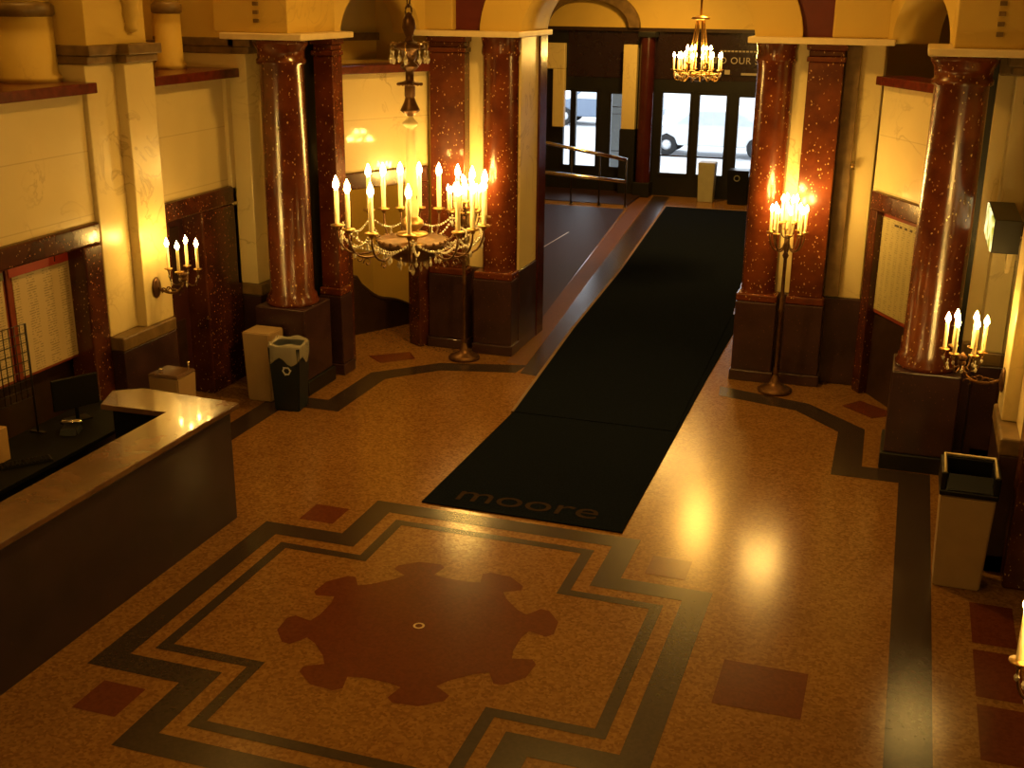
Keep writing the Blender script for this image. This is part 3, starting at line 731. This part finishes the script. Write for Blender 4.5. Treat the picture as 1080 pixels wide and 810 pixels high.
# ------------------------------------------------------------------ candle fittings
def base_meshes(h, r):
    """shared meshes of a candle: wax sleeve with drip pan, and its glowing bulb"""
    a = MB(); a.lathe([(0, -.035), (r*.8, -.03), (r*1.1, -.012), (r*2.6, -.004), (r*2.7, .004), (r*1.2, .006), (r*1.0, .012)], n=12); pan = a
    c = MB(); c.lathe([(r, .006), (r, h), (r*.8, h+.004), (0, h+.004)], n=10)
    b = MB(); rb = r*1.45; b.lathe([(0, h+.004), (rb*.45, h+.006), (rb*.95, h+.026), (rb*.9, h+.044), (rb*.45, h+.074), (0, h+.096)], n=8)
    return pan, c, b
PROTO = {}
def candle(parent, loc, h, r, drops=True):
    key = (h, r)
    if key not in PROTO:
        pn, c, b = base_meshes(h, r)
        oc = c.build('candle', 'candle_wax', parent); op = pn.build('drip_pan', 'brass', oc); ob = b.build('bulb', 'bulb_glow', oc)
        PROTO[key] = (oc, op, ob); oc.location = loc; return oc
    oc, op, ob = PROTO[key]
    n = oc.copy(); COL.objects.link(n); n.parent = parent; n.location = loc
    for q in (op, ob):
        k = q.copy(); COL.objects.link(k); k.parent = n
    return n
DROP = {}
def drop(parent, loc, s=1.0):
    if s not in DROP:
        m_ = MB(); m_.lathe([(0, 0), (.007*s, -.008*s), (.004*s, -.018*s), (.003*s, -.024*s), (.013*s, -.045*s), (.009*s, -.062*s), (0, -.072*s)], n=6, smooth=False)
        o = m_.build('crystal_drop', 'crystal', parent); o.location = loc; DROP[s] = o; return o
    o = DROP[s].copy(); COL.objects.link(o); o.parent = parent; o.location = loc; return o
def beads(parent, p0, p1, sag, n=16, r=.009):
    m_ = MB()
    for i in range(n+1):
        t_ = i/n; x = p0[0]+(p1[0]-p0[0])*t_; y = p0[1]+(p1[1]-p0[1])*t_; z = p0[2]+(p1[2]-p0[2])*t_-sag*4*t_*(1-t_)
        m_.ball((x, y, z), r, 4)
    return m_.build('crystal_garland', 'crystal', parent)
def bez(p0, p1, p2, p3, n=10):
    o = []
    for i in range(n+1):
        t_ = i/n; o.append(tuple((1-t_)**3*a+3*(1-t_)**2*t_*b_+3*(1-t_)*t_*t_*c+t_**3*d for a, b_, c, d in zip(p0, p1, p2, p3)))
    return o
def arm(parent, ang, r0, r1, z0, z1, th=.012, mat='bronze_dark', dip=1.0):
    ca, sa = math.cos(ang), math.sin(ang)
    q = bez((r0, 0, z0), (r0+(r1-r0)*.35, 0, z0-.16*dip), (r1, 0, z0-.20*dip+(1-dip)*.05), (r1, 0, z1-.03))
    m_ = MB(); m_.tube([(x*ca, x*sa, z) for x, _, z in q], [th*1.2]+[th]*(len(q)-2)+[th*.8], 6)
    # leaf scroll on the arm
    xm = r0+(r1-r0)*.55
    sp = [(xm+.035*math.cos(k*.8)*(1-k/11), 0, z0-.09+.035*math.sin(k*.8)*(1-k/11)) for k in range(9)]
    m_.tube([(x*ca, x*sa, z) for x, _, z in sp], th*.6, 5)
    return m_.build('arm', mat, parent)

def chandelier():
    t = thing('chandelier', 'large candle chandelier with crystal garlands hanging over the floor pattern', 'chandelier', (CX-.0, 7.36, 3.13))
    R = .52
    # chain up to the ceiling
    m_ = MB(); z = 1.36; k = 0
    while z < 3.42:
        a = math.pi/2*(k % 2); ca, sa = math.cos(a), math.sin(a)
        m_.tube([(.022*math.cos(u)*ca, .022*math.cos(u)*sa, z+.042*math.sin(u)) for u in [2*math.pi*i/12 for i in range(12)]], .0065, 5, True)
        z += .070; k += 1
    m_.build('chain', 'bronze_dark', t)
    m_ = MB(); m_.lathe([(0, 3.36), (.10, 3.38), (.14, 3.44), (.14, 3.47), (0, 3.47)]); m_.build('ceiling_rose', 'brass', t)
    m_ = MB(); m_.lathe([(0, 1.36), (.018, 1.35), (.04, 1.31), (.045, 1.26), (.02, 1.20), (.03, 1.18), (.02, 1.15), (.02, 1.13)], n=20); m_.build('finial', 'bronze_dark', t)
    # upper crown with drops
    m_ = MB(); m_.lathe([(.02, 1.18), (.08, 1.165), (.102, 1.15), (.10, 1.13), (.05, 1.12), (.05, 1.08), (.028, 1.05), (.06, 1.025), (.06, 1.015), (.028, .99), (.028, .93), (.05, .92), (.078, .915), (.078, .90), (.04, .895)], n=24)
    for i in range(14):
        a = 2*math.pi*i/14; m_.ball((.078*math.cos(a), .078*math.sin(a), .905), .010, 4)
    m_.build('crown', 'bronze_dark', t)
    for i in range(8):
        a = 2*math.pi*i/8+.2
        m_ = MB(); ca, sa = math.cos(a), math.sin(a)
        m_.tube([(x*ca, x*sa, z) for x, _, z in bez((.08, 0, 1.145), (.115, 0, 1.19), (.125, 0, 1.17), (.122, 0, 1.13), 8)], .005, 5); m_.build('crown_hook', 'brass', t)
        drop(t, (.122*ca, .122*sa, 1.125), 1.3)
    m_ = MB(); m_.lathe([(.036, .895), (.036, .83), (.031, .82), (.034, .81), (.040, .79), (.060, .75), (.066, .735), (.040, .715), (.026, .70)], n=24); m_.build('stem_bell', 'bronze_dark', t)
    m_ = MB(); m_.lathe([(.02, .70), (.03, .675), (.055, .655), (.05, .64), (.02, .62), (.028, .60), (.036, .40), (.040, .24), (.05, .20), (.03, .16), (.045, .12), (.05, .07), (.04, .02)], n=24); m_.build('stem', 'ivory', t)
    m_ = MB(); m_.lathe([(.04, .03), (.075, .0), (.08, -.03), (.05, -.06), (.035, -.075), (.105, -.085), (.11, -.10), (.04, -.115), (.03, -.15), (.095, -.165), (.10, -.18), (.05, -.20)], n=24); m_.build('dishes', 'brass', t)
    # bronze bowl
    m_ = MB(); m_.lathe([(.0, -.17), (.16, -.15), (.235, -.125), (.245, -.14), (.235, -.165), (.19, -.22), (.12, -.265), (.05, -.285), (.0, -.29)], n=36)
    for i in range(24):
        a = 2*math.pi*i/24; m_.ball((.24*math.cos(a), .24*math.sin(a), -.13), .014, 4)
    m_.build('bowl', 'bronze_dark', t)
    # outer candles: (azimuth as seen, matched to the visible spacing)
    rot = math.radians(-6)
    angs = [197, 217, 240, 268, 305, 320, 337, 126, 113, 99, 84, 68, 51, 35, 14]
    for a in angs:
        a = math.radians(a)-(-.0)+math.radians(23)
        # seen from the camera the view direction points to azimuth 113 deg, hence the 23 deg turn
        arm(t, a, .20, R, -.15, -.0, .008, 'bronze_dark', .55)
        candle(t, (R*math.cos(a), R*math.sin(a), .0), .235, .0165)
    # garlands round the rim, and between bowl and rim
    M8 = 10
    for i in range(M8):
        a0 = 2*math.pi*i/M8+.1; a1 = 2*math.pi*(i+1)/M8+.1
        beads(t, (.50*math.cos(a0), .50*math.sin(a0), -.04), (.50*math.cos(a1), .50*math.sin(a1), -.04), .085, 18)
        am_ = (a0+a1)/2
        drop(t, (.50*math.cos(a0), .50*math.sin(a0), -.05), 1.0)
        drop(t, (.475*math.cos(am_), .475*math.sin(am_), -.13), 1.0)
        beads(t, (.50*math.cos(a0), .50*math.sin(a0), -.06), (.22*math.cos(a0+.2), .22*math.sin(a0+.2), -.17), .05, 14)
    for i in range(12):
        a = 2*math.pi*i/12
        drop(t, (.20*math.cos(a), .20*math.sin(a), -.215), 1.0)
    for i in range(8):
        a = 2*math.pi*i/8+.2
        drop(t, (.10*math.cos(a), .10*math.sin(a), -.265), 1.0)
    drop(t, (0, 0, -.285), 1.4)
    return t
chandelier()

def small_chandelier():
    t = thing('chandelier', 'small distant candle chandelier hanging before the entrance doors', 'chandelier', (-3.60, 21.0, 3.40))
    m_ = MB(); m_.tube([(0, 0, .90), (0, 0, 2.1)], .018, 8); m_.lathe([(0, .90), (.03, .90), (.15, .87), (.16, .84), (.05, .82), (0, .82)], n=20); m_.build('rod', 'brass', t)
    for i in range(6):
        a = 2*math.pi*i/6; m_ = MB(); m_.tube([(.06*math.cos(a), .06*math.sin(a), .84), (.20*math.cos(a), .20*math.sin(a), -.05)], .012, 5); m_.build('stay', 'brass', t)
    m_ = MB(); m_.tube([(.33*math.cos(2*math.pi*i/32), .33*math.sin(2*math.pi*i/32), -.07) for i in range(32)], .016, 6, True)
    m_.lathe([(0, -.20), (.05, -.19), (.12, -.14), (.20, -.06), (.20, -.04), (0, -.08)], n=20); m_.build('hoop', 'brass', t)
    for i in range(14):
        a = 2*math.pi*i/14+.1; r_ = .42 if i % 2 else .36
        arm(t, a, .2, r_, -.05, .0, .01, 'brass'); candle(t, (r_*math.cos(a), r_*math.sin(a), 0), .20, .019)
    for i in range(6):
        a = 2*math.pi*i/6; candle(t, (.2*math.cos(a), .2*math.sin(a), .12), .20, .019)
        m_ = MB(); m_.tube([(.2*math.cos(a), .2*math.sin(a), -.05), (.2*math.cos(a), .2*math.sin(a), .1)], .012, 5); m_.build('arm', 'brass', t)
    for i in range(10):
        a0 = 2*math.pi*i/10; a1 = 2*math.pi*(i+1)/10
        beads(t, (.40*math.cos(a0), .40*math.sin(a0), -.05), (.40*math.cos(a1), .40*math.sin(a1), -.05), .07, 10, .013)
small_chandelier()

def sconce(x, y, z, sgn, label, n=5):
    """wall candelabrum; sgn=+1 points to +X"""
    t = thing('wall_sconce', label, 'wall sconce', (x, y, z), 0 if sgn > 0 else math.pi)
    m_ = MB()
    prof = [(0, .0), (.055, .0), (.075, .012), (.06, .028), (.025, .04), (0, .042)]
    T0 = Matrix.Rotation(math.pi/2, 4, 'Y'); m_.T = Matrix.Diagonal((1, 1, 1.55, 1)) @ T0
    m_.lathe(prof, n=24); m_.build('backplate', 'bronze_dark', t)
    m_ = MB(); m_.tube(bez((.03, 0, 0), (.18, 0, -.09), (.33, 0, -.04), (.36, 0, .10), 12), .015, 8); m_.ball((.36, 0, .12), .035, 8); m_.lathe([(0, .13), (.03, .14), (.045, .17), (.02, .20), (0, .22)], .36, 0, 12)
    for k in range(5):
        m_.tube([(.10+.05*k+.03*math.cos(u), .025*math.sin(k*2), -.03+.015*math.sin(k)+.03*math.sin(u)) for u in [i*.7 for i in range(7)]], .007, 5)
    m_.build('bracket', 'bronze_dark', t)
    for i in range(n):
        a = 2*math.pi*i/n+(.3 if sgn > 0 else 0); r_ = .155
        m_ = MB(); m_.tube([(.36+q[0]*math.cos(a), q[0]*math.sin(a), q[2]) for q in bez((.0, 0, .12), (.08, 0, .0), (r_, 0, .04), (r_, 0, .20), 8)], .008, 6)
        m_.build('arm', 'bronze_dark', t)
        candle(t, (.36+r_*math.cos(a), r_*math.sin(a), .23), .235, .0165)
    for i in range(n):
        a = 2*math.pi*(i+.5)/n
        drop(t, (.36+.13*math.cos(a), .13*math.sin(a), .13), 1.0)
        a2 = 2*math.pi*i/n+(.3 if sgn > 0 else 0); drop(t, (.36+.155*math.cos(a2), .155*math.sin(a2), .20), 1.0)
sconce(-7.48, 10.46, 1.59, 1, 'brass candle sconce lit on the left cream pilaster beside the dark doorway', 4)
sconce(mir(-7.48)-.16, 10.46, 1.50, -1, 'brass candle sconce lit on the right wall below the box sign', 6)
sconce(mir(-7.48)+.04, 4.85, 1.70, -1, 'brass candle sconce cut by the lower right corner', 6)
sconce(-7.48, 4.95, 1.60, 1, 'unseen brass candle sconce on the nearer left pilaster, kept for its light', 5)  # sconce out of view, kept for the light it adds

def torchere(x, y, label):
    t = thing('torchere', label, 'floor candelabrum', (x, y, 0))
    m_ = MB(); m_.lathe([(0, 0), (.20, 0), (.21, .03), (.17, .06), (.10, .08), (.06, .13), (.045, .18), (.03, .22)], n=28); m_.build('base', 'bronze_dark', t)
    m_ = MB(); m_.lathe([(.026, .22), (.035, .26), (.022, .30), (.02, 1.0), (.035, 1.03), (.022, 1.06), (.02, 1.66), (.04, 1.70), (.02, 1.74), (.05, 1.80), (.03, 1.86), (.0, 1.95)], n=16); m_.build('pole', 'bronze_dark', t)
    for i in range(8):
        a = 2*math.pi*i/8+.2
        m_ = MB(); m_.tube([(q[0]*math.cos(a), q[0]*math.sin(a), q[2]) for q in bez((.02, 0, 1.82), (.10, 0, 1.70), (.20, 0, 1.76), (.20, 0, 1.95), 10)], .010, 6); m_.build('arm', 'bronze_dark', t)
        candle(t, (.20*math.cos(a), .20*math.sin(a), 1.98), .235, .0165)
    for i in range(4):
        a = 2*math.pi*i/4+.5
        candle(t, (.085*math.cos(a), .085*math.sin(a), 2.10), .235, .0165)
        m_ = MB(); m_.tube([(q[0]*math.cos(a), q[0]*math.sin(a), q[2]) for q in bez((.01, 0, 1.92), (.06, 0, 1.90), (.085, 0, 1.96), (.085, 0, 2.07), 8)], .008, 6); m_.build('arm', 'bronze_dark', t)
torchere(-5.30, 14.02, 'tall floor candelabrum in front of the left pier, behind the big chandelier')
torchere(-1.24, 14.05, 'tall floor candelabrum in front of the right pier')

# ------------------------------------------------------------------ waste bins and boxes
def bin_dome(x, y, w_, d_, h_, label, body='beige_plastic', rz=0, lid=True):
    t = thing('waste_bin', label, 'waste bin', (x, y, 0), rz)
    m_ = MB(); m_.taper(0, 0, .0, h_, w_*.86, d_*.86, w_, d_, .012); m_.build('body', body, t)
    if lid:
        m_ = MB(); W, D = w_/2+.015, d_/2+.015
        m_.box(-W, W, -D, D, h_, h_+.05)
        m_.box(-W, -W+.05, -D, D, h_+.05, h_+.20); m_.box(W-.05, W, -D, D, h_+.05, h_+.20); m_.box(-W, W, D-.05, D, h_+.05, h_+.20)
        m_.build('lid', 'black_plastic', t, .012)
        m_ = MB(); q = [(-W+.03, -D+.01, h_+.20), (-W+.03, D-.03, h_+.215), (W-.03, D-.03, h_+.215), (W-.03, -D+.01, h_+.20)]
        m_.tube(q, .012, 6); m_.build('rim', 'ivory', t)
        m_ = MB(); m_.T = Matrix.Translation((0, -D+.04, h_+.12)) @ Matrix.Rotation(math.radians(-20), 4, 'X'); m_.box(-W+.06, W-.06, -.008, .008, -.07, .06); m_.build('flap', 'black_plastic', t)
    return t
bin_dome(.76, 9.56, .42, .40, .82, 'beige waste bin with a black swing top by the right wall')
t = bin_dome(-7.06, 10.02, .36, .34, .80, 'beige waste bin with a shiny clear top behind the counter end', lid=False)
m_ = MB(); m_.taper(0, 0, .80, .83, .37, .35, .34, .32, .01); m_.build('lid', 'counter_marble', t)
m_ = MB(); m_.tube([(.14, .1, .82), (.14, .1, .90)], .008, 6); m_.ball((.14, .1, .905), .014, 6); m_.ball((-.10, -.05, .85), .03, 6, .5); m_.build('knob', 'rail_metal', t)
bin_dome(-6.96, 11.72, .36, .34, .84, 'plain beige waste bin left of the blue recycling bin', lid=False)
t = thing('recycling_bin', 'dark blue recycling bin lined with a clear bag beside the left red column', 'recycling bin', (-6.50, 11.50, 0), .12)
m_ = MB(); m_.taper(0, 0, 0, .78, .30, .28, .38, .36, .015); m_.build('body', 'blue_plastic', t)
m_ = MB()
nb = 28
for i in range(nb):
    pass
def bagring(sc, z, j=0):
    o = []
    for i in range(28):
        a = 2*math.pi*i/28; r_ = .19*sc/max(abs(math.cos(a)), abs(math.sin(a)))**.8
        o.append(m_.v(r_*math.cos(a)*1.02, r_*math.sin(a)*.96, z+j*(.5+.5*math.sin(a*5+1))*(1)))
    return o
R1 = bagring(1.04, .66, -.10); R2 = bagring(1.05, .78, 0); R3 = bagring(1.0, .80, .03); R4 = bagring(.94, .77, 0); R5 = bagring(.86, .6, 0)
for A, B_ in ((R1, R2), (R2, R3), (R3, R4), (R4, R5)):
    for i in range(28): m_._f([A[i], A[(i+1) % 28], B_[(i+1) % 28], B_[i]], True)
m_.build('liner_bag', 'clear_bag', t)
# recycling mark: three bent arrows
m_ = MB()
for k in range(3):
    m_.T = Matrix.Translation((.03, -.172, .50)) @ Matrix.Rotation(math.radians(4), 4, 'X') @ Matrix.Rotation(2*math.pi*k/3, 4, 'Y')
    for q in ([(-.012, .030), (.020, .030), (.026, .046), (-.018, .046)], [(.020, .030), (.036, .006), (.052, .012), (.026, .046)], [(.026, .014), (.044, -.014), (.062, .012)]):
        a = [m_.v(x, 0, z) for x, z in q]; b_ = [m_.v(x, -.004, z) for x, z in q]; m_._f(a); m_._f(b_[::-1])
        for i in range(len(q)): m_._f([a[i], a[(i+1) % len(q)], b_[(i+1) % len(q)], b_[i]])
m_.build('recycling_mark', 'white_mark', t)
bin_dome(-4.42, 27.9, .40, .38, .92, 'pale waste bin before the middle glass entrance door', 'pale_plastic', 0, False)
t = bin_dome(-3.66, 27.8, .5, .45, .80, 'black waste bin with a pale round mark by the right entrance door', 'black_plastic', 0, False)
m_ = MB(); m_.T = Matrix.Translation((-.02, -.232, .62)) @ Matrix.Rotation(math.pi/2, 4, 'X'); m_.lathe([(.05, 0), (.075, 0), (.075, .006), (.05, .006), (.05, 0)], n=16); m_.build('round_mark', 'outer_grey', t)
t = thing('wall_hook', 'small shiny fitting on the wall right of the flat red pilaster beside the torchere', 'hook', (-.60, 14.62, 2.72))
m_ = MB(); m_.box(-.03, .03, -.02, .0, -.05, .05); m_.build('plate', 'rail_metal', t, .004)
m_ = MB(); m_.ball((0, -.04, 0), .025, 6); m_.build('knob', 'brass', t)
t = thing('red_lamp', 'small red lit lamp in the top right of the small arch by the right column', 'lamp', (-.03, 17.12, 4.40))
m_ = MB(); m_.box(-.12, .12, -.03, .06, -.07, .07); m_.build('housing', 'red_paint', t, .01)
m_ = MB(); m_.box(-.10, .10, -.045, -.03, -.055, .055); m_.build('lens', 'red_glow', t)

# ------------------------------------------------------------------ the street outside
mb = MB(); mb.box(-40, 40, 28.6, 33.5, -.12, -.02); struct(mb, 'floor', 'pavement')
mb = MB(); mb.box(-60, 60, 33.5, 75, -.22, -.12); struct(mb, 'ground', 'asphalt')
mb = MB(); mb.box(-7.78, -7.1, 31.6, 31.8, -.1, 3.2); struct(mb, 'wall_outside', 'outer_grey')
t = thing('newspaper_rack', 'thin dark metal stand outside the second glass door from the left', 'stand', (-7.35, 30.6, -.02))
m_ = MB()
for x in (-.18, .18): m_.tube([(x, 0, 0), (x, 0, 1.9)], .016, 6)
m_.build('post', 'iron', t)
m_ = MB(); m_.tube([(-.35, 0, .75), (.5, 0, .75)], .014, 6); m_.tube([(-.18, 0, 1.88), (.18, 0, 1.88)], .014, 6); m_.tube([(-.18, 0, 1.7), (.18, 0, 1.7)], .010, 6); m_.build('crossbar', 'iron', t)
def car(x, y, paint, label, flip=1, z=-.10):
    t = thing('car', label, 'car', (x, y, z), 0 if flip > 0 else math.pi)
    prof = [(-2.15, .35), (-2.2, .62), (-2.05, .88), (-1.2, .98), (-.65, 1.42), (.75, 1.45), (1.55, 1.02), (2.1, .95), (2.2, .6), (2.15, .35),
            (1.75, .33), (1.66, .55), (1.4, .68), (1.14, .55), (1.05, .33), (-1.05, .33), (-1.14, .55), (-1.4, .68), (-1.66, .55), (-1.75, .33)]
    m_ = MB(); m_.T = Matrix(((1, 0, 0, 0), (0, 0, 1, 0), (0, 1, 0, 0), (0, 0, 0, 1)))
    m_.prism(prof, -.85, .85); m_.build('body', paint, t, .04)
    for s_ in (-1, 1):
        m_ = MB(); m_.T = Matrix(((1, 0, 0, 0), (0, 0, 1, 0), (0, 1, 0, 0), (0, 0, 0, 1)))
        a, b_ = (.852, .862) if s_ > 0 else (-.862, -.852)
        m_.prism([(-1.05, 1.0), (-.6, 1.36), (0, 1.38), (0, 1.0)], a, b_); m_.prism([(.06, 1.0), (.06, 1.38), (.7, 1.38), (1.3, 1.04), (1.3, 1.0)], a, b_); m_.build('side_window', 'car_window', t)
    for xx in (-1.4, 1.4):
        for yy in (-.72, .72):
            m_ = MB(); m_.T = Matrix.Translation((xx, yy, .33)) @ Matrix.Rotation(math.pi/2, 4, 'X'); m_.lathe([(.17, -.1), (.30, -.11), (.33, -.07), (.33, .07), (.30, .11), (.17, .1)], n=24); w_ = m_.build('wheel', 'tyre', t)
            m_ = MB(); m_.T = Matrix.Translation((xx, yy, .33)) @ Matrix.Rotation(math.pi/2, 4, 'X'); m_.lathe([(0, -.09), (.19, -.07), (.19, .07), (0, .09)], n=16); m_.build('hub_cap', 'car_paint', w_)
    return t
car(-5.75, 37.5, 'car_paint', 'pale car parked in the street outside the right hand doors')
car(-11.2, 45.0, 'car_paint_grey', 'grey car across the street, seen through the left glass doors')
